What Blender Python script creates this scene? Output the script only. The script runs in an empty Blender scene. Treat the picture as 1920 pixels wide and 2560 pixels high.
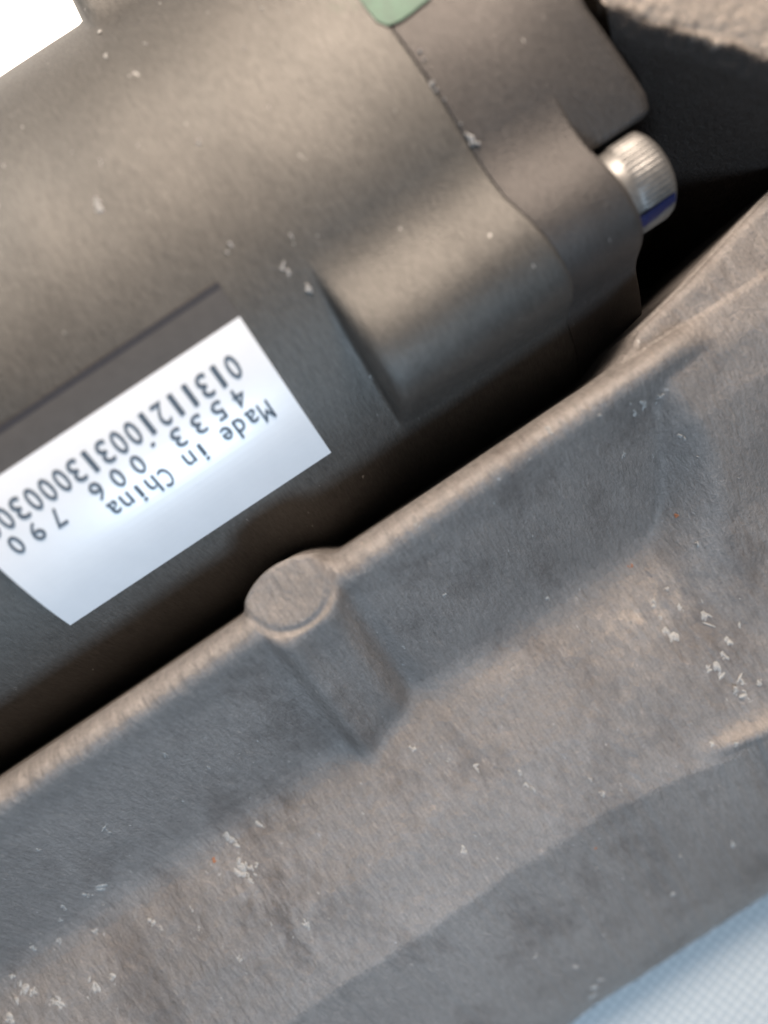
import bpy, bmesh, math, random
import numpy as np
from mathutils import Vector, noise
sc = bpy.context.scene
# ---------------------------------------------------------------- camera (1 unit = 1 cm)
# X runs along the motor's axis, Y across it, Z towards the camera
TH = math.radians(33.5); FPX = 1920.0; CAMZ = 10.0
cd = bpy.data.cameras.new('camera'); cam = bpy.data.objects.new('camera', cd)
sc.collection.objects.link(cam); sc.camera = cam
cam.location = (0, 0, CAMZ); cam.rotation_euler = (0, 0, -TH)
cd.sensor_fit = 'VERTICAL'; cd.sensor_height = 36; cd.sensor_width = 27; cd.lens = 27
cd.clip_start = .1; cd.clip_end = 500
cd.dof.use_dof = True; cd.dof.focus_distance = 11.0; cd.dof.aperture_fstop = .066
# ---------------------------------------------------------------- light and exposure
w = bpy.data.worlds.new('World'); sc.world = w; w.use_nodes = True
bg = w.node_tree.nodes['Background']; bg.inputs[0].default_value = (.90, .94, 1, 1); bg.inputs[1].default_value = .15
def area(name, loc, target, sx, sy, power, col):
    l = bpy.data.lights.new(name, 'AREA'); l.shape = 'RECTANGLE'; l.size = sx; l.size_y = sy
    l.energy = power; l.color = col
    o = bpy.data.objects.new(name, l); sc.collection.objects.link(o); o.location = loc
    o.rotation_euler = (Vector(target) - Vector(loc)).to_track_quat('-Z', 'Y').to_euler(); return o
area('warm_ceiling_lamp', (15, 27, 27), (1, 0, 0), 20, 11, 37000, (1, .85, .72))
area('cool_window_light', (-6, -18, 14.5), (-2, 0, 0), 7, 6, 4300, (.60, .79, 1))
area('paper_fill_light', (-9, 22, 9), (-7, 15, -5), 6, 6, 2600, (1, .97, .93))  # unseen light added to burn the paper sheet out to white
sc.view_settings.view_transform = 'Standard'; sc.view_settings.look = 'None'
sc.view_settings.exposure = 0; sc.view_settings.gamma = 1
sc.cycles.use_denoising = True; sc.cycles.max_bounces = 8

# ---------------------------------------------------------------- helpers
C = math.cos(TH); S = math.sin(TH)
def st(px, py):
    dx, dy = px - 960, py - 1280
    return dx*C - dy*S, dx*S + dy*C          # along the axis, across it (photo units)
def at(px, py, z=0.0):
    s, t = st(px, py); d = (CAMZ - z)/FPX
    return s*d, -t*d
CY, CZ, R = 4.4, -3.4, 4.5                    # motor axis and radius
def cyl(px, py, r=R):
    """where the sight line meets the motor's round side: X and angle from the top towards -Y"""
    s, t = st(px, py); k = -t/FPX; dc = CAMZ - CZ
    a = k*k + 1; b = -2*(k*CY + dc); c = CY*CY + dc*dc - r*r
    D = max(b*b - 4*a*c, 0); d = (-b - math.sqrt(D))/(2*a)
    return s*d/FPX, math.atan2(CY - k*d, (CAMZ - d) - CZ)
def link(name, me, mat=None, parent=None, smooth=True):
    o = bpy.data.objects.new(name, me); sc.collection.objects.link(o)
    if mat: me.materials.append(mat)
    if parent: o.parent = parent
    if smooth: me.polygons.foreach_set('use_smooth', [True]*len(me.polygons)); me.update()
    return o
def mesh(name, v, f, mat=None, parent=None, smooth=True):
    me = bpy.data.meshes.new(name); me.from_pydata([tuple(p) for p in v], [], f)
    return link(name, me, mat, parent, smooth)
def gridf(nu, nv, wrap=False, off=0):
    f = []
    for i in range(nu - 1):
        for j in range(nv if wrap else nv - 1):
            k = (j + 1) % nv
            f.append((off+i*nv+j, off+i*nv+k, off+(i+1)*nv+k, off+(i+1)*nv+j))
    return f
def sm(a, b, x):
    t = np.clip((x - a)/(b - a), 0, 1); return t*t*(3 - 2*t)
def tag(o, label=None, cat=None, kind=None, group=None):
    for k, x in (('label', label), ('category', cat), ('kind', kind), ('group', group)):
        if x: o[k] = x
    return o

# ---------------------------------------------------------------- materials
def new(name):
    m = bpy.data.materials.new(name); m.use_nodes = True
    return m, m.node_tree.nodes, m.node_tree.links, m.node_tree.nodes['Principled BSDF']
def tex(n, l, scale, mp=(1, 1, 1), detail=4, rough=.6, kind='ShaderNodeTexNoise', loc=(0, 0, 0)):
    tc = n.new('ShaderNodeTexCoord'); ma = n.new('ShaderNodeMapping'); ma.inputs['Scale'].default_value = mp
    ma.inputs['Location'].default_value = loc
    t = n.new(kind); t.inputs['Scale'].default_value = scale
    if kind == 'ShaderNodeTexNoise':
        t.inputs['Detail'].default_value = detail; t.inputs['Roughness'].default_value = rough
    l.new(tc.outputs['Object'], ma.inputs[0]); l.new(ma.outputs[0], t.inputs['Vector']); return t
def ramp(n, l, src, stops):
    r = n.new('ShaderNodeValToRGB'); e = r.color_ramp.elements
    while len(e) < len(stops): e.new(.5)
    for x, (p, c) in zip(e, stops):
        x.position = p; x.color = (c, c, c, 1) if not isinstance(c, tuple) else (*c, 1)
    l.new(src, r.inputs[0]); return r
def mix(n, l, fac, a, b, mode='MIX'):
    m = n.new('ShaderNodeMix'); m.data_type = 'RGBA'; m.blend_type = mode
    for x, i in ((fac, 0), (a, 6), (b, 7)):
        if hasattr(x, 'is_output') or hasattr(x, 'links'): l.new(x, m.inputs[i])
        else: m.inputs[i].default_value = x if i == 0 else (*x, 1)
    return m.outputs[2]
def cast_metal(name, col, rough, metal, streak, grain, bump, coarse=0, speck=.5, sx=34, sy=6):
    m, n, l, p = new(name)
    a = tex(n, l, 1, (sx, sy, sy), 5, .65)                       # turned / brushed streaks round the body
    b = tex(n, l, 24, (1, 1, 1), 5, .75)                       # grain
    c = tex(n, l, .55, (1, 1, 1), 3, .5)                       # large tone
    ra = ramp(n, l, a.outputs[0], [(.28, 1 - streak), (.72, 1 + streak*.9)])
    rb = ramp(n, l, b.outputs[0], [(.30, 1 - grain), (.70, 1 + grain)])
    rc = ramp(n, l, c.outputs[0], [(.3, .88), (.7, 1.1)])
    o = mix(n, l, 1.0, ra.outputs[0], rb.outputs[0], 'MULTIPLY')
    o = mix(n, l, 1.0, o, rc.outputs[0], 'MULTIPLY')
    o = mix(n, l, 1.0, o, col, 'MULTIPLY')
    v = tex(n, l, 5.0, (1.6, .8, .8), 3, .6, loc=(3.1, 7.7, 1.3))                      # small pale scuffs
    rv = ramp(n, l, v.outputs[0], [(.735 - .03*speck, 0.), (.79, .75*min(1, speck*2))])
    o = mix(n, l, rv.outputs[0], o, (.62, .60, .57))
    l.new(o, p.inputs['Base Color'])
    p.inputs['Metallic'].default_value = metal
    rr = ramp(n, l, b.outputs[0], [(.3, rough - .07), (.7, rough + .09)]); l.new(rr.outputs[0], p.inputs['Roughness'])
    bp = n.new('ShaderNodeBump'); bp.inputs['Strength'].default_value = bump; bp.inputs['Distance'].default_value = .03
    ad = n.new('ShaderNodeMath'); ad.operation = 'ADD'; l.new(a.outputs[0], ad.inputs[0]); l.new(b.outputs[0], ad.inputs[1])
    l.new(ad.outputs[0], bp.inputs['Height'])
    if coarse:
        d = tex(n, l, 9, (1.8, .8, 1), 6, .7); b2 = n.new('ShaderNodeBump')
        b2.inputs['Strength'].default_value = coarse; b2.inputs['Distance'].default_value = .08
        l.new(d.outputs[0], b2.inputs['Height']); l.new(bp.outputs[0], b2.inputs['Normal']); bp = b2
    l.new(bp.outputs[0], p.inputs['Normal'])
    return m
M_yoke = cast_metal('yoke_metal', (.115, .108, .099), .52, .70, .24, .14, .30)
M_end = cast_metal('end_metal', (.092, .084, .079), .50, .66, .14, .17, .35, .14)
M_cast = cast_metal('cast_metal', (.255, .231, .214), .46, .45, .19, .20, .5, .45, .5, 22, 4)
M_dark = cast_metal('dark_cast_metal', (.07, .062, .056), .6, .4, .06, .2, .5, .4)
M_case = cast_metal('gear_case_metal', (.30, .26, .225), .5, .4, .12, .2, .5, .5)       # pale casting; shade on its walls is painted in further down
M_bolt, n, l, p = new('plated_steel')
a = tex(n, l, 14, (1, 1, 1), 4, .6); ra = ramp(n, l, a.outputs[0], [(.3, (.16, .153, .145)), (.7, (.25, .24, .225))])
l.new(ra.outputs[0], p.inputs['Base Color']); p.inputs['Metallic'].default_value = .7; p.inputs['Roughness'].default_value = .46
def add_stain(m, scale, lo, hi, col, mp=(1, 1, 1), loc=(0, 0, 0)):
    n = m.node_tree.nodes; l = m.node_tree.links; p = n['Principled BSDF']; src = p.inputs['Base Color'].links[0].from_socket
    t = tex(n, l, scale, mp, 6, .68, loc=loc); r = ramp(n, l, t.outputs[0], [(lo, 0.), (hi, 1.)])
    l.new(mix(n, l, r.outputs[0], src, mix(n, l, 1.0, src, col, 'MULTIPLY')), p.inputs['Base Color'])
add_stain(M_cast, .9, .52, .66, (.74, .72, .71), (1, .5, 1), (2, 5, 0))
add_stain(M_cast, 4, .64, .74, (.66, .64, .62), (1.9, .6, 1), (9, 1, 0))
add_stain(M_cast, 6, .60, .74, (1.45, 1.38, 1.30), (2.4, .6, 1), (4, 4, 4))
def local_stain(m, c, rx, ry, col, seed):              # grime, a green smear and a paler patch, each at one spot
    n = m.node_tree.nodes; l = m.node_tree.links; p = n['Principled BSDF']; src = p.inputs['Base Color'].links[0].from_socket
    tc = n.new('ShaderNodeTexCoord'); ma = n.new('ShaderNodeMapping')
    ma.inputs['Scale'].default_value = (1/rx, 1/ry, 0); ma.inputs['Location'].default_value = (-c[0]/rx, -c[1]/ry, 0)
    l.new(tc.outputs['Object'], ma.inputs[0]); ln = n.new('ShaderNodeVectorMath'); ln.operation = 'LENGTH'; l.new(ma.outputs[0], ln.inputs[0])
    fo = n.new('ShaderNodeMapRange'); fo.inputs['From Min'].default_value = 1; fo.inputs['From Max'].default_value = .2; l.new(ln.outputs['Value'], fo.inputs['Value'])
    t = tex(n, l, 3.2, (1.7, .7, 1), 6, .7, loc=(seed, seed*2, 0)); r = ramp(n, l, t.outputs[0], [(.46, 0.), (.62, 1.)])
    mu = n.new('ShaderNodeMath'); mu.operation = 'MULTIPLY'; l.new(r.outputs[0], mu.inputs[0]); l.new(fo.outputs[0], mu.inputs[1])
    l.new(mix(n, l, mu.outputs[0], src, mix(n, l, 1.0, src, col, 'MULTIPLY')), p.inputs['Base Color'])
local_stain(M_cast, (-4.7, -4.4), .8, 1.9, (.62, .60, .59), 3)
local_stain(M_cast, (-4.0, -3.0), .7, .8, (.7, .68, .66), 7)
local_stain(M_yoke, (3.0, 5.9), .45, .9, (.42, .95, .62), 5)
local_stain(M_cast, (2.6, -3.5), 1.3, .5, (1.6, 1.5, 1.38), 1)  # mottled warm patch, lighter than the metal round it
def plain(name, col, rough, spec=.5, nz=.12, sc_=18, bump=0, coat=0):
    m, n, l, p = new(name); a = tex(n, l, sc_, (1, 1, 1), 5, .65)
    r = ramp(n, l, a.outputs[0], [(.3, tuple(x*(1 - nz) for x in col)), (.7, tuple(min(1, x*(1 + nz)) for x in col))])
    l.new(r.outputs[0], p.inputs['Base Color']); p.inputs['Roughness'].default_value = rough
    p.inputs['Specular IOR Level'].default_value = spec; p.inputs['Coat Weight'].default_value = coat
    p.inputs['Coat Roughness'].default_value = .15
    if bump:
        b = n.new('ShaderNodeBump'); b.inputs['Strength'].default_value = bump; b.inputs['Distance'].default_value = .03
        l.new(a.outputs[0], b.inputs['Height']); l.new(b.outputs[0], p.inputs['Normal'])
    return m
M_label = plain('label_white', (.78, .785, .80), .32, .5, .02, 3, .03, .3)
M_film = plain('label_film', (.075, .070, .067), .44, .5, .08, 6)
M_film_edge = plain('film_edge', (.030, .029, .034), .5)
M_ink = plain('black_ink', (.085, .11, .14), .55, .3, .25, 30)
M_green = plain('green_paint', (.026, .095, .052), .5, .4, .25, 6, .2)
M_blue = plain('blue_paint', (.003, .009, .06), .45, .4, .25, 14, .2)
M_fleck = plain('pale_flake', (.33, .32, .305), .55, .4, .25, 25, .6)
M_rust = plain('rust_flake', (.32, .14, .075), .7, .3, .25, 25, .5)
M_scar = plain('dark_pit', (.05, .045, .04), .6)
M_paper = plain('white_paper', (.86, .86, .85), .6, .3, .01)
# cloth: embossed non-woven fabric
M_cloth, n, l, p = new('pale_blue_cloth')
tc = n.new('ShaderNodeTexCoord'); ma = n.new('ShaderNodeMapping'); ma.inputs['Rotation'].default_value = (0, 0, math.radians(-20))
ma.inputs['Scale'].default_value = (5.4, 5.4, 5.4); l.new(tc.outputs['Object'], ma.inputs[0])
vo = n.new('ShaderNodeTexVoronoi'); vo.inputs['Scale'].default_value = 1; vo.inputs['Randomness'].default_value = .12
vo.voronoi_dimensions = '2D'; l.new(ma.outputs[0], vo.inputs['Vector'])
r = ramp(n, l, vo.outputs['Distance'], [(.10, (.27, .32, .345)), (.38, (.49, .525, .54))]); l.new(r.outputs[0], p.inputs['Base Color'])
b = n.new('ShaderNodeBump'); b.inputs['Distance'].default_value = .06; b.inputs['Strength'].default_value = .8
l.new(vo.outputs['Distance'], b.inputs['Height']); l.new(b.outputs[0], p.inputs['Normal']); p.inputs['Roughness'].default_value = .85

# ---------------------------------------------------------------- the surface under the assembly
mesh('cloth', [(-60, -60, -5.6), (60, -60, -5.6), (60, 60, -5.6), (-60, 60, -5.6)], [(0, 1, 2, 3)], M_cloth, smooth=False)
tag(bpy.data.objects['cloth'], 'pale blue dimpled cloth spread under the metal assembly', kind='structure')
px0, py0 = at(150, 60, -5.4)
pap = bmesh.new(); bmesh.ops.create_cube(pap, size=1)
for v in pap.verts: v.co = Vector((-8 + v.co.x*26, 16 + v.co.y*15, -5.5 + v.co.z*.06))
me = bpy.data.meshes.new('paper_sheet'); pap.to_mesh(me); o = link('paper_sheet', me, M_paper, smooth=False)
tag(o, 'blank white sheet lying brightly lit beyond the motor body at the upper left', 'paper sheet')

# ---------------------------------------------------------------- the motor assembly
root = bpy.data.objects.new('starter_motor', None); sc.collection.objects.link(root); root.location = (0, 0, 0)
tag(root, 'grey cast metal motor assembly with a white printed label and a knurled bolt', 'motor')

BOSS = [(1.76, .10, .76), (8.12, -1.0, .72)]          # near boss, far boss (Y, Z, radius)
def smin(a, b, k):
    h = np.clip(.5 + .5*(b - a)/k, 0, 1); return b*(1 - h) + a*h - k*h*(1 - h)
def profile(nphi, r0, bosses, k=.8):
    """polar outline of the body: round shell blended into its bolt bosses"""
    phi = np.concatenate([np.radians(np.linspace(-100, 100, nphi)), np.radians(np.linspace(104, 256, 30))])
    rr = np.full(phi.shape, 6.5)
    for _ in range(90):
        y = CY - rr*np.sin(phi); z = CZ + rr*np.cos(phi)
        d = rr - r0
        for (by, bz, br) in bosses:
            d = smin(d, np.hypot(y - by, z - bz) - br, k)
        rr = rr - d*.7
    return phi, rr
def tube_part(name, xs, radii, mat, tilt, cap0=True, cap1=True, jit=0.0):
    nphi = len(radii[0][1]); v = []
    for X, (phi, rr) in zip(xs, radii):
        for a, r in zip(phi, rr):
            y = CY - r*math.sin(a); z = CZ + r*math.cos(a)
            j = noise.noise(Vector((X*1.3, y*.9, z*.9)))*jit
            v.append((X + tilt(X, y), y - j*math.sin(a), z + j*math.cos(a)))
    f = gridf(len(xs), nphi, True)
    n0 = len(v)
    if cap0: v.append((xs[0], CY, CZ)); f += [(n0, (j+1) % nphi, j) for j in range(nphi)]; n0 += 1
    if cap1:
        b = (len(xs)-1)*nphi; v.append((xs[-1], CY, CZ)); f += [(n0, b+j, b+(j+1) % nphi) for j in range(nphi)]
    f = [tuple(reversed(q)) for q in f]
    return mesh(name, v, f, mat, root)
NP = 560
P0 = profile(NP, R, []); P1 = profile(NP, R, BOSS); PF = profile(NP, R, BOSS[1:])
def blend(k, a=P0, b=P1, dr=0.0):
    return a[0], a[1]*(1 - k) + b[1]*k + dr
TILT = lambda X, y: (-.045*(y - 2.5) + .16*max(0, 2.3 - y))*min(1, max(0, (X - 1.5)/1.5))
SEAM = 3.28
xs, rs = [], []
for X in list(np.linspace(-9.5, .2, 60)): xs.append(X); rs.append(P0)
for X, k in ((.28, .03), (.33, .5), (.38, .95), (.5, 1), (.7, 1)): xs.append(X); rs.append(blend(k, P0, PF))
for X, k in ((.78, 0), (.84, .04), (.865, .25), (.885, .62), (.92, .84), (.98, .95), (1.08, 1.)): xs.append(X); rs.append(blend(k, PF, P1))
for X in np.linspace(1.3, SEAM - .06, 30): xs.append(X); rs.append(P1)
for X, d in ((SEAM - .035, -.006), (SEAM - .015, -.012), (SEAM - .012, -.018)): xs.append(X); rs.append(blend(1, dr=d))
yoke = tube_part('motor_body', xs, rs, M_yoke, TILT, jit=.02)
# end housing: same outline, boss cut back to a seat for the bolt head
E0 = profile(NP, R - .012, []); E1 = profile(NP, R - .012, [(b[0] + .07, b[1], b[2] - .06) for b in BOSS], .8)
ENDX = 5.31
xs, rs = [], []
for X, d in ((SEAM - .008, -.02), (SEAM + .002, -.006), (SEAM + .02, -.0)): xs.append(X); rs.append(blend(1, E0, E1, d))
for X in np.linspace(SEAM + .1, 4.34, 24): xs.append(X); rs.append(blend(1, E0, E1))
for X, k in ((4.40, .985), (4.43, .93), (4.445, .5), (4.455, .03), (4.48, 0)): xs.append(X); rs.append(blend(k, E0, E1))
E0 = (E0[0], E0[1] - 1.5*sm(math.radians(27.5), math.radians(34), E0[0])*sm(math.radians(100), math.radians(80), E0[0]))
rs[-1] = E0; rs[-2] = blend(.03, E0, E1)
for X in np.linspace(4.75, ENDX - .12, 10): xs.append(X); rs.append(E0)
for X, d in ((ENDX - .06, -.02), (ENDX - .02, -.06), (ENDX, -.14)): xs.append(X); rs.append(blend(0, E0, E1, d))
endc = tube_part('end_housing', xs, rs, M_end, lambda X, y: TILT(3, y) if X < 4.47 else min(TILT(3, y), .1)*.6 + .20*max(0, min(1, (X - 4.6)/.7))*max(0, 1 - abs(y - 2.5)/1.1), jit=.03)
# dark neck that runs from the end housing into the gear case
v = []; N = 96
for X, r in ((5.28, 3.2), (6.2, 3.2)):
    for j in range(N): a = 2*math.pi*j/N; v.append((X, CY - r*math.sin(a), CZ + r*math.cos(a)))
mesh('spigot', v, [tuple(reversed(q)) for q in gridf(2, N, True)], M_dark, root)

# ---------------------------------------------------------------- bolt
def bolt():
    by, bz = BOSS[0][0] + .0, BOSS[0][1] + .0; v = []; N = 48*6
    x0 = 4.44
    prof = [(0, .30), (.0, .54), (.03, .575), (.26, .58), (.33, .59), (.365, .61), (.70, .61), (.77, .59), (.825, .53), (.845, .46), (.85, .30), (.74, .28), (.38, .28), (.37, .02)]
    for i, (x, r) in enumerate(prof):
        for j in range(N):
            a = 2*math.pi*j/N; q = r
            if .36 < x < .72 and r > .5: q = r + (.007 + .003*math.sin(a*5))*math.cos(a*56)
            if i >= 10: q = r*(math.cos(math.pi/6)/math.cos((a % (math.pi/3)) - math.pi/6))
            v.append((x0 + x, by + q*math.sin(a), bz + q*math.cos(a)))
    b = mesh('bolt', v, gridf(len(prof), N, True), M_bolt, root)
    b['label'] = 'silver knurled socket bolt with a blue paint stripe'
    # blue stripe on the head
    v = []; nu, nv = 10, 14
    for i in range(nu):
        x = .05 + .68*i/(nu - 1)
        for j in range(nv):
            wdt = .28 + .05*math.sin(i*.5); a0 = .90 - .16*(i/(nu-1))
            a = -(a0 + wdt*(j/(nv - 1) - .5) + .17)
            v.append((x0 + x, by + (.590 if x < .27 else .630)*math.sin(a), bz + (.590 if x < .27 else .630)*math.cos(a)))
    mesh('paint_stripe', v, gridf(nu, nv), M_blue, b)
bolt()
# ---------------------------------------------------------------- green paint mark across the seam
def on_cyl(X, a, off): return (X, CY - (R + off)*math.sin(a), CZ + (R + off)*math.cos(a))
def patch(name, pts, r, off, mat, parent, n=26, wob=.05, shift=None):
    """a paint patch that follows the round body; pts are its outline in (X, angle)"""
    P = []
    m = len(pts)
    for i in range(m):
        a, b = pts[i], pts[(i+1) % m]
        for k in range(n):
            t = k/n; x = a[0] + (b[0]-a[0])*t; y = a[1] + (b[1]-a[1])*t
            q = noise.noise(Vector((x*3, y*12, 3)))*wob
            P.append((x + q, y + q/R))
    cx = sum(p[0] for p in P)/len(P); ca = sum(p[1] for p in P)/len(P)
    v = []; K = 7
    for k in range(K):
        t = 1 - k/K
        for p in P:
            x = cx + (p[0]-cx)*t; a = ca + (p[1]-ca)*t
            X, Y, Z = on_cyl(x, a, off); v.append((X, Y, Z))
    v.append(on_cyl(cx, ca, off)); L = len(P); f = gridf(K, L, True)
    f += [((K-1)*L + j, (K-1)*L + (j+1) % L, K*L) for j in range(L)]
    return mesh(name, v, f, mat, parent)
patch('paint_mark', [cyl(a, b) for a, b in ((915, -70), (1100, -70), (1082, 0), (1040, 34), (972, 66), (945, 55), (900, 0), (885, -30))], R, .014, M_green, root)['label'] = 'green paint mark beside the seam'

# ---------------------------------------------------------------- printed label on the round side
def ang_of(t, s): # photo row on the label
    k = -t/FPX; dc = CAMZ - CZ; a = k*k+1; b = -2*(k*CY+dc); c = CY*CY+dc*dc-R*R
    d = (-b - math.sqrt(b*b-4*a*c))/(2*a); return math.atan2(CY - k*d, CAMZ - d - CZ), s*d/FPX
XL, XR = -4.36, -.15; A0, A1, AF = ang_of(-607, 0)[0], ang_of(-201, 0)[0], ang_of(-692, 0)[0]
def strip(name, x0, x1, a0, a1, off, mat, parent, nu=30, nv=24, thick=.006):
    v = []
    rad = .04
    for i in range(nu):
        x = x0 + (x1 - x0)*i/(nu - 1)
        for j in range(nv): v.append(on_cyl(x, a0 + (a1 - a0)*j/(nv - 1), off))
    f = gridf(nu, nv)
    # turned-down rim so that the sheet has its thickness
    rim = [i*nv for i in range(nu)] + [(nu-1)*nv + j for j in range(1, nv)] + [i*nv + nv-1 for i in range(nu-2, -1, -1)] + [j for j in range(nv-2, 0, -1)]
    b = len(v)
    for k in rim:
        X, Y, Z = v[k]; dx = Vector((0, Y - CY, Z - CZ)).normalized()*(-thick); v.append((X, Y + dx.y, Z + dx.z))
    n = len(rim)
    f += [(rim[i], rim[(i+1) % n], b + (i+1) % n, b + i) for i in range(n)]
    return mesh(name, v, f, mat, parent, smooth=False)
lab = strip('label', XL, XR, A0, A1, .034, M_label, root, thick=.02)
lab['label'] = 'white printed sticker with upside-down serial numbers'
strip('film', XL - .1, XR + .012, AF, A0 + .02, .022, M_film, lab, thick=.01)
strip('film_edge', XL - .1, XR + .012, AF - .017, AF, .024, M_film_edge, lab, nv=4, thick=.01)
def text_on_label(body, x_start, pitch, ang, cap, slim=.72):
    """one row of monospaced print, upside down: reading runs towards -X, letter tops point down the side"""
    V, F = [], []
    for k, ch in enumerate(body):
        if ch == ' ': continue
        cu = bpy.data.curves.new('t', 'FONT'); cu.body = ch; cu.size = 1; cu.resolution_u = 3
        o = bpy.data.objects.new('t', cu); sc.collection.objects.link(o)
        bpy.context.view_layer.update()
        me = bpy.data.meshes.new_from_object(o.evaluated_get(bpy.context.evaluated_depsgraph_get()))
        bpy.data.objects.remove(o)
        x0 = min(v.co.x for v in me.vertices); x1 = max(v.co.x for v in me.vertices); 
        wd = pitch*(slim if ch not in '1il.' else .42*slim); wd = wd if ch != 'M' else pitch*.80
        for sh, up in ((0, 0), (.010, .0012)):            # struck twice, slightly out of register
          b = len(V)
          for v in me.vertices:
            X = x_start - pitch*(k + .5) - ((v.co.x - x0)/(x1 - x0) - .5)*wd
            V.append(on_cyl(X - sh, ang + (v.co.y/.7 - .5)*cap/R + sh/R, .040 + up))
          F += [tuple(b + q for q in p.vertices) for p in me.polygons]
    o = mesh('lettering', V, F, M_ink, lab, smooth=False); o['kind'] = 'stuff'; return o
def ang_of(t, s): # photo row on the label
    k = -t/FPX; dc = CAMZ - CZ; a = k*k+1; b = -2*(k*CY+dc); c = CY*CY+dc*dc-R*R
    d = (-b - math.sqrt(b*b-4*a*c))/(2*a); return math.atan2(CY - k*d, CAMZ - d - CZ), s*d/FPX
for body, t, s0, p_, cap in (('Made in China', -376, -86, 37.3, .27), ('4533.006 790', -441, -112, 60.5, .25), ('01311210031300030001', -512, -92, 42.6, .30)):
    a, xa = ang_of(t, s0); _, xb = ang_of(t, s0 - p_); text_on_label(body, xa, xa - xb, a, cap, .5 if p_ > 50 else .72)

# ---------------------------------------------------------------- lower casting: rim, pocket wall, lower face
BX, BR = -1.60, .66                                # round boss on the rim
def ext_of(X):                                     # the flank that widens beyond the rim at the right end
    return np.interp(X, [3.3, 3.6, 3.85, 4.1, 5.0, 6.5, 8.5, 10], [0, .02, .10, .24, .42, .78, 1.15, 1.35])
def edge_gap(X):                                   # rim edge on the side of the dark gap
    e = np.interp(X, [-11, -5, 2.5, 10], [-.14, -.13, -.07, -.05]) + ext_of(X)
    q = BR**2 - (X - BX)**2*.72
    bump = np.where(q > 0, np.sqrt(np.maximum(q, 0)), 0) - .36
    s = np.logaddexp(0, bump/.08)*.08 - .01
    return e + s*1.05
def edge_wall(X, W):                               # how far the wall under the rim stands out
    return .58*np.exp(-(np.abs(X - BX + .10*W - .04)/.55)**5)
PA = np.array([(.0, -.20), (-.06, -.03), (-.14, .07), (-.26, .11), (-.38, .07), (-.48, -.03), (-.58, -.15), (-.75, -.34), (-1.5, -1.03), (-2.2, -1.66), (-2.42, -1.84), (-2.62, -1.94), (-2.85, -1.97), (-3.2, -1.94), (-4.4, -1.90), (-5.8, -2.00)])
PB = np.array([(.0, -.16), (-.05, -.07), (-.12, -.04), (-.3, -.04), (-.6, -.06), (-1.2, -.26), (-2.0, -.72), (-2.8, -1.22), (-3.6, -1.62), (-4.4, -1.86), (-5.8, -2.00)])
def ip(P, y): return np.interp(-y, -P[:, 0], P[:, 1])
def smooth_profile(P, n=900):
    y = np.linspace(P[0, 0], P[-1, 0], n); z = ip(P, y); k = np.hanning(29); k /= k.sum()
    zz = np.convolve(np.pad(z, 14, mode='edge'), k, 'valid'); f = np.clip((-y)/.12, 0, 1); f2 = np.clip((y - P[-1, 0])/.3, 0, 1)
    g = f*f2; return np.stack([y, z*(1-g) + zz*g], 1)
PA = smooth_profile(PA); PB = smooth_profile(PB)
xs = np.linspace(-11, 10, 620)
ws = np.concatenate([[0, .01, .02, .035], np.linspace(.055, 1.2, 60), np.linspace(1.23, 5.8, 130)])
X, W = np.meshgrid(xs, ws, indexing='ij')
eg = edge_gap(X); EX = ext_of(X); W0 = W; W = W + 0; Wp = W0 - EX; ew = edge_wall(X, W)
noise_x = lambda w: np.sin(w*3.1)
# pocket end: curved outline on the right
tpk = np.interp(W, [0, .35, .7, 1.2, 1.8, 2.3, 2.7, 3.4], [4.65, 4.45, 4.15, 3.98, 3.70, 3.1, 2.3, 0.6])
K = sm(-.60, .16, X - tpk + .12*noise_x(W))                          # 0 in the pocket, 1 outside
yA = -W
WW = np.maximum(Wp, 0)
zA = ip(PA, -(WW - ew*sm(.1, .7, W)*(1 - sm(2.6, 3.9, W))))
zB = ip(PB, -WW)
zA = zA - (.36*sm(4.25, 5.3, X) - .05)*np.exp(-((WW - .24)/.24)**2)*sm(2.5, 4.2, X)
G = sm(2.95, 4.25, X + .10*np.sin(W*2.3))
FL = -1.97 + G*(zB + 1.97)                          # floor that climbs to the rim at the right end
mx = lambda a, b, k: .5*(a + b + np.sqrt((a - b)**2 + k*k))
Z = np.where(W < 4.2, mx(zA, FL, .07), zA)
Z = np.where(G < 1e-6, zA, mx(zA, FL, .07) - .05*(1 - sm(0, .6, np.abs(zA - FL)))*0)
fade = sm(2.0, 2.8, X); Z = zA*(1 - fade) + Z*fade
zf = np.where(W0 < .3, ip(PB, -W0), -.04) - .03
Z = np.maximum(Z, -9)
zf = np.where(Wp < .30, zf, -9)
Z = np.where(EX > .001, np.maximum(Z, zf), Z)
K = G
# flat round boss face on the rim
Y = eg - W
rb = np.hypot((X - BX)/1.0, (Y + .12)/.92)
Z = np.where(K < .5, Z*(1 - sm(.70, .56, rb)) + .10*sm(.70, .56, rb), Z)
# the small groove where the rim runs past the boss face
Z -= .05*np.exp(-((rb - .60)/.05)**2)*(Y < .05)*(Y > -.8)
# fall of the flank to the far right, and a shallow hollow
Z -= .10*sm(5.5, 9, X)*sm(.2, 2.5, W)
# casting skin: lumps, and dents along the rim
v = []
for i in range(X.shape[0]):
    for j in range(X.shape[1]):
        x, y, z = X[i, j], Y[i, j], Z[i, j]
        ww = W[i, j]
        if ww > .03:
            z += .022*noise.noise(Vector((x*1.4, y*1.4, 0))) + .009*noise.noise(Vector((x*5, y*3, 4)))
            if ww < .5: z += .030*noise.noise(Vector((x*9, y*2, 9)))*math.sin(min(1, ww/.5)*math.pi)
            if ww > 2.4: z += .014*noise.noise(Vector((x*8, y*5, 2)))*min(1, (ww-2.4))
        v.append((x, y, z))
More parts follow.
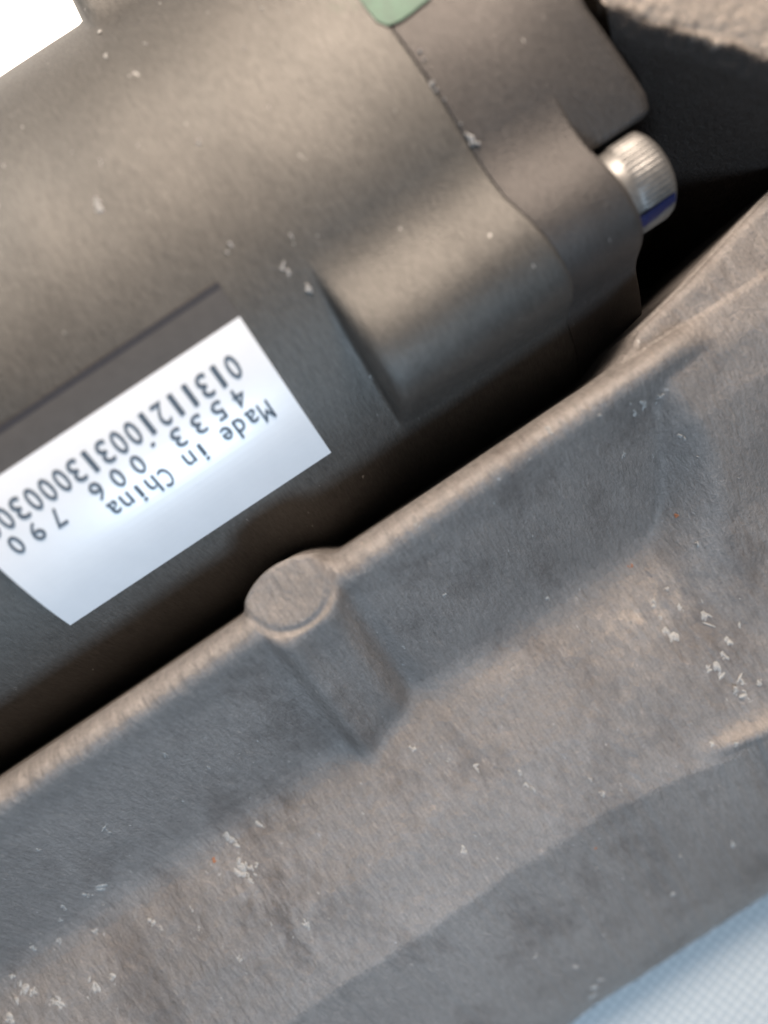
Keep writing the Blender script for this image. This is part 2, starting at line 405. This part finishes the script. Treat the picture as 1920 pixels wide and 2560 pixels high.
# beyond the lower face: crease, outer band, roll to the cloth
def crease(x): return np.interp(x, [-11, -3, .3, 2.9, 6, 10], [0, .02, .0, -.42, -.9, -1.4])
tail = []
US = 1.15
for u in [0, .04, .09, .16, .25, .5, .9, 1.5, 2.1, 2.7, 3.2, 3.5, 3.7, 3.85, 3.95, 4.0, 4.02]:
    zz = np.interp(u, [0, .04, .10, .2, .5, 1.5, 2.7, 3.2, 3.5, 3.7, 3.85, 3.95, 4.02], [0, -.012, -.045, -.11, -.29, -.86, -1.58, -1.98, -2.3, -2.6, -2.95, -3.3, -3.60])
    tail.append((u*US, zz))
nw = len(ws); ntail = len(tail); skirt = [(-.0, -.8), (.05, -2.5), (.05, -5.55)]
cols = []
for i, x in enumerate(xs):
    row = v[i*nw:(i+1)*nw]
    lastx, lasty, lastz = row[-1]
    cr = float(crease(x))
    # shift the lower face outwards so that its crease follows the photo's line
    row2 = []
    for (a, b, c), ww in zip(row, ws):
        k = float(sm(3.2, 5.8, ww)); lift = .14*float(sm(1.9, 2.7, x))*math.exp(-((ww - 5.62)/.15)**2)
        row2.append((a, b + cr*k - (b + ww)*k*.9, c + lift))
    e = row2[-1]
    ks = (4.6 + cr)/4.6
    t2 = [(x, e[1] - u*ks, e[2] + z + .02*noise.noise(Vector((x*1.2, u*2, 7)))*max(0, 1 - u/3) + (.012*noise.noise(Vector((x*7, u*6, 1))) if .3 < u < 3.4 else 0)) for u, z in tail[1:]]
    g0 = row2[0]
    sk = [(x, g0[1] + a, z) for a, z in reversed(skirt)]
    cols.append(sk + row2 + t2)
nv = len(cols[0]); V = [p for c in cols for p in c]
f = [tuple(reversed(q)) for q in gridf(len(cols), nv)]
f.append(tuple(range(nv))); b0 = (len(cols)-1)*nv; f.append(tuple(reversed(range(b0, b0 + nv))))
V = np.array(V)
casting = mesh('cast_bracket', V, f, M_cast, root)
casting['label'] = 'rough cast grey bracket with a raised rim and round boss'
GR = V.reshape(len(cols), nv, 3)
def cast_at(px, py):
    """point of the casting seen at a place of the photo"""
    z = -1.0
    for _ in range(25):
        x, y = at(px, py, z); i = int(np.clip(np.searchsorted(xs, x), 1, len(xs)-1))
        col = GR[i, 4:]; o_ = np.argsort(col[:, 1]); z = .5*z + .5*float(np.interp(y, col[o_, 1], col[o_, 2]))
    x, y = at(px, py, z); return Vector((x, y, z))

# ---------------------------------------------------------------- gear case at the upper right
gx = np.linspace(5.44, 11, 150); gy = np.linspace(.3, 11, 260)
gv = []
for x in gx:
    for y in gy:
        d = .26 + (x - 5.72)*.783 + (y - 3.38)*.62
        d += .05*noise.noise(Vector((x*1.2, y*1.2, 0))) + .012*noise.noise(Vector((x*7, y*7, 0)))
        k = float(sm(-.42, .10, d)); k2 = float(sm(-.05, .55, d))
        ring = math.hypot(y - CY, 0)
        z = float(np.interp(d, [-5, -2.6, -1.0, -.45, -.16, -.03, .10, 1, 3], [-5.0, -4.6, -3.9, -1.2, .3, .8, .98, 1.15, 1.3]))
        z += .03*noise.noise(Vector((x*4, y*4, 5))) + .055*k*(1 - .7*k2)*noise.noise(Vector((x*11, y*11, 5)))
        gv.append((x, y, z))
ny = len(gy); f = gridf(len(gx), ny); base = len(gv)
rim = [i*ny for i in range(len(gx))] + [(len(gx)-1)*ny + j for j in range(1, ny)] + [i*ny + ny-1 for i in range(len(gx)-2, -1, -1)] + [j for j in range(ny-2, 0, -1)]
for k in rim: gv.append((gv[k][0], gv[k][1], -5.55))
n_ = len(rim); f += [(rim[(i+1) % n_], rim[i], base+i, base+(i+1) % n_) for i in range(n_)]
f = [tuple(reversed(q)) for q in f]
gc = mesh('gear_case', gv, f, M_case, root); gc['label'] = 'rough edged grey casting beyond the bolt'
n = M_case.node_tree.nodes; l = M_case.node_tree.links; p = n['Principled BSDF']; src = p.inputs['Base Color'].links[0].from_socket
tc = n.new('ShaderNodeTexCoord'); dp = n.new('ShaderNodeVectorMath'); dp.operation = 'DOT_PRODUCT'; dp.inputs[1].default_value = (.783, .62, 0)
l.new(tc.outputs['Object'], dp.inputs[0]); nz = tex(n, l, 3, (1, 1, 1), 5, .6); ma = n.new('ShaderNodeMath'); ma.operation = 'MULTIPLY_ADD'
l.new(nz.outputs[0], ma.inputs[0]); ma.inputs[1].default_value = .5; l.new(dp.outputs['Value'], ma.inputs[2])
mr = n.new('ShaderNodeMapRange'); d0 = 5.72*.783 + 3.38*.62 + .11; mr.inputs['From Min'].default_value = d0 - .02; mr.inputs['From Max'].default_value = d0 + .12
l.new(ma.outputs[0], mr.inputs['Value']); l.new(mix(n, l, mr.outputs[0], (.032, .025, .021), src), p.inputs['Base Color'])  # walls below the lip near black: shade put into the colour

# ---------------------------------------------------------------- flakes, grit and pits (small loose-looking specks stuck to the metal)
random.seed(5)
def lump(V, F, c, nrm, sx, sy, h, ang, seed):
    n = Vector(nrm).normalized(); u = Vector((1, 0, 0)); u = (u - n*u.dot(n)).normalized(); w_ = n.cross(u)
    rnd = random.Random(seed*7 + 1); big = max(sx, sy) > .022
    for q in range(rnd.randint(4, 8) if big else 1):
        k = 1 if not big else rnd.uniform(.2, .8); rx = sx*k*rnd.uniform(.6, 1.3); ry = sy*k*rnd.uniform(.6, 1.5)
        cc = c if not big else c + u*rnd.gauss(0, .5)*sx + w_*rnd.gauss(0, .5)*sy
        a0 = ang + rnd.uniform(-.8, .8); e1 = u*math.cos(a0) + w_*math.sin(a0); e2 = n.cross(e1); b = len(V); K = 9
        for hh, qq in ((-.4, 1), (.6, .8)):
            for j in range(K):
                a = 2*math.pi*j/K; r = qq*(1 + .45*noise.noise(Vector((math.cos(a)*2.2 + seed*3.1, math.sin(a)*2.2 + q*5, seed*1.7))))
                V.append(cc + e1*(r*rx*math.cos(a)) + e2*(r*ry*math.sin(a)) + n*(h*.6*hh*rnd.uniform(.6, 1.3)))
        V.append(cc + n*h*.6)
        for j in range(K):
            F.append((b+j, b+(j+1) % K, b+K+(j+1) % K, b+K+j)); F.append((b+K+j, b+K+(j+1) % K, b+2*K))
def on_body(px, py, r=R):
    X, a = cyl(px, py, r); return Vector(on_cyl(X, a, 0)), Vector((0, -math.sin(a), math.cos(a)))
V1, F1, V2, F2, V3, F3, V4, F4 = [], [], [], [], [], [], [], []
px2 = 1/200.0
body_specks = [(240,505,22,13),(252,408,15,10),(245,525,12,9),(265,140,18,9),(248,78,14,8),(283,8,14,8),(363,108,10,8),(489,72,9,5),(400,10,9,5),(56,318,7,5),(10,415,9,5),(674,268,9,6),(497,357,9,6),(577,613,10,8),(570,632,9,6),(728,590,14,6),(735,610,9,5),(706,668,13,10),(720,680,12,8),(720,30,6,4),(520,32,7,5),(655,20,7,5),(120,160,5,4),(370,530,6,4),(160,832,7,4),(345,365,5,4),(180,380,5,4),(610,120,5,4)]
for i, (a, b, c, d) in enumerate(body_specks):
    p_, n_ = on_body(a, b); lump(V1, F1, p_, n_, d*px2*.55, c*px2*.62, .014, random.uniform(-.4, .4), i)
for i, (a, b, c, d) in enumerate([(410, 632, 8, 9), (343, 698, 9, 7)]):
    p_, n_ = on_body(a, b); lump(V2, F2, p_, n_, c*px2*.6, d*px2*.9, .008, .2, i)
for i, (a, b, c, d) in enumerate([(1078,212,12,9),(1090,225,9,7),(1180,350,16,11),(1196,362,8,8),(1110,250,6,5),(1050,130,6,5),(1060,150,6,5),(1150,310,6,5)]):
    p_, n_ = on_body(a, b, R - .02); lump(V1, F1, p_, n_, d*px2*.6, c*px2*.6, .03, random.uniform(-.5, .5), i + 50)
# flakes along the broken end of the boss
for i, (a, b) in enumerate([(770,720),(880,815),(905,835),(955,955),(968,985),(975,995),(1015,912),(930,945),(860,800)]):
    p_, n_ = on_body(a, b, R + (.16 if i in (1, 2, 6, 8) else .02)); lump(V1, F1, p_, n_, .035, .055, .035, random.uniform(-.5, .5), i + 80)
def on_cast(px, py):
    p_ = cast_at(px, py); q = cast_at(px + 12, py); r_ = cast_at(px, py + 12)
    n_ = (q - p_).cross(r_ - p_)
    if n_.z < 0: n_ = -n_
    return p_, n_.normalized()
cast_specks = [(1372,1076,8,6),(1366,1070,7,5),(1610,1010,16,11),(1650,990,12,10),(1590,1035,14,8),(1640,1005,9,7),(1560,1135,12,6),(1500,1040,7,6),(1112,1488,9,7),(1370,1495,9,6),(1765,1548,22,9),(1758,1538,9,7),(1675,1586,22,12),(1660,1575,12,9),(1700,1522,14,5),(1640,1515,12,8),(1650,1545,9,6),(1668,1470,8,5),(1820,1605,14,9),(1810,1640,16,10),(1790,1665,18,9),(1775,1675,14,8),(1800,1690,16,9),(1860,1705,20,9),(1870,1745,22,9),(1840,1730,14,8),(1900,1710,12,9),(1780,1860,12,8),(1840,1860,10,8),
 (575,2095,20,14),(590,2105,12,10),(645,2060,18,13),(610,2165,18,16),(598,2180,14,13),(625,2175,16,10),(622,2195,14,7),(640,2160,9,7),(262,2070,20,7),(275,2080,9,6),(415,1888,16,4),(522,1920,10,3),(100,2125,9,5),(250,2225,20,12),(220,2240,14,9),(155,2268,12,7),(150,2300,9,7),(80,2368,14,6),(145,2352,13,6),(240,2330,11,7),(285,2440,7,14),(385,2312,15,9),(405,2322,9,5),(500,2322,11,5),(480,2275,9,5),(233,2465,19,9),(145,2508,16,9),(130,2500,9,7),(60,2470,24,16),(85,2480,16,12),(40,2500,15,9),(30,2440,12,9),(25,2545,16,12),(765,2312,14,10),(598,2400,10,7),(1300,1935,16,9),(1315,1962,12,6),(1335,1975,12,4),(1190,1920,12,7),(1030,1872,12,9),(1120,1900,10,6),(1475,1948,10,6),(1505,1985,9,6),(1160,2130,12,9),(1835,2112,14,12),(1700,2140,10,5),(1680,2235,9,6),(1440,2420,10,7),(1490,2470,16,12),(1480,2490,20,12),(1500,2450,9,9),(1340,2390,8,6),(1510,2335,7,5),(1850,1560,9,6),(1740,1360,10,6),(1700,1090,9,7),(1710,1095,6,5)]
for i, (a, b, c, d) in enumerate(cast_specks):
    p_, n_ = on_cast(a, b); dd = (CAMZ - p_.z)/FPX
    lump(V3, F3, p_, n_, d*dd*.75, c*dd*.85, .018, random.uniform(-.6, .6), i + 200)
for i in range(150):                                     # finer grit scattered over the lower face
    a, b = random.uniform(0, 1900), random.uniform(900, 2540)
    s_, t_ = st(a, b)
    if t_ < 60 or t_ > 1280: continue
    p_, n_ = on_cast(a, b); q = random.uniform(.5, 1)
    lump(V3, F3, p_, n_, .014*q, .030*q, .010, random.uniform(-.5, .5), i + 500)
for i, (a, b, c, d) in enumerate([(537, 2150, 9, 8), (1577, 1418, 8, 6), (1690, 1290, 7, 5), (1490, 2120, 5, 4)]):
    p_, n_ = on_cast(a, b); lump(V4, F4, p_, n_, c*.0045, d*.0055, .012, .3, i + 700)
for (nm, V_, F_, m_, lb) in (('flake_specks', V1, F1, M_fleck, 'pale chips on the round body'), ('dark_pits', V2, F2, M_scar, 'two dark spots above the label'), ('grit_specks', V3, F3, M_fleck, 'pale grit and chips on the bracket'), ('rust_specks', V4, F4, M_rust, 'orange rust specks on the bracket')):
    o = mesh(nm, V_, F_, m_, root); o['kind'] = 'stuff'; o['label'] = lb
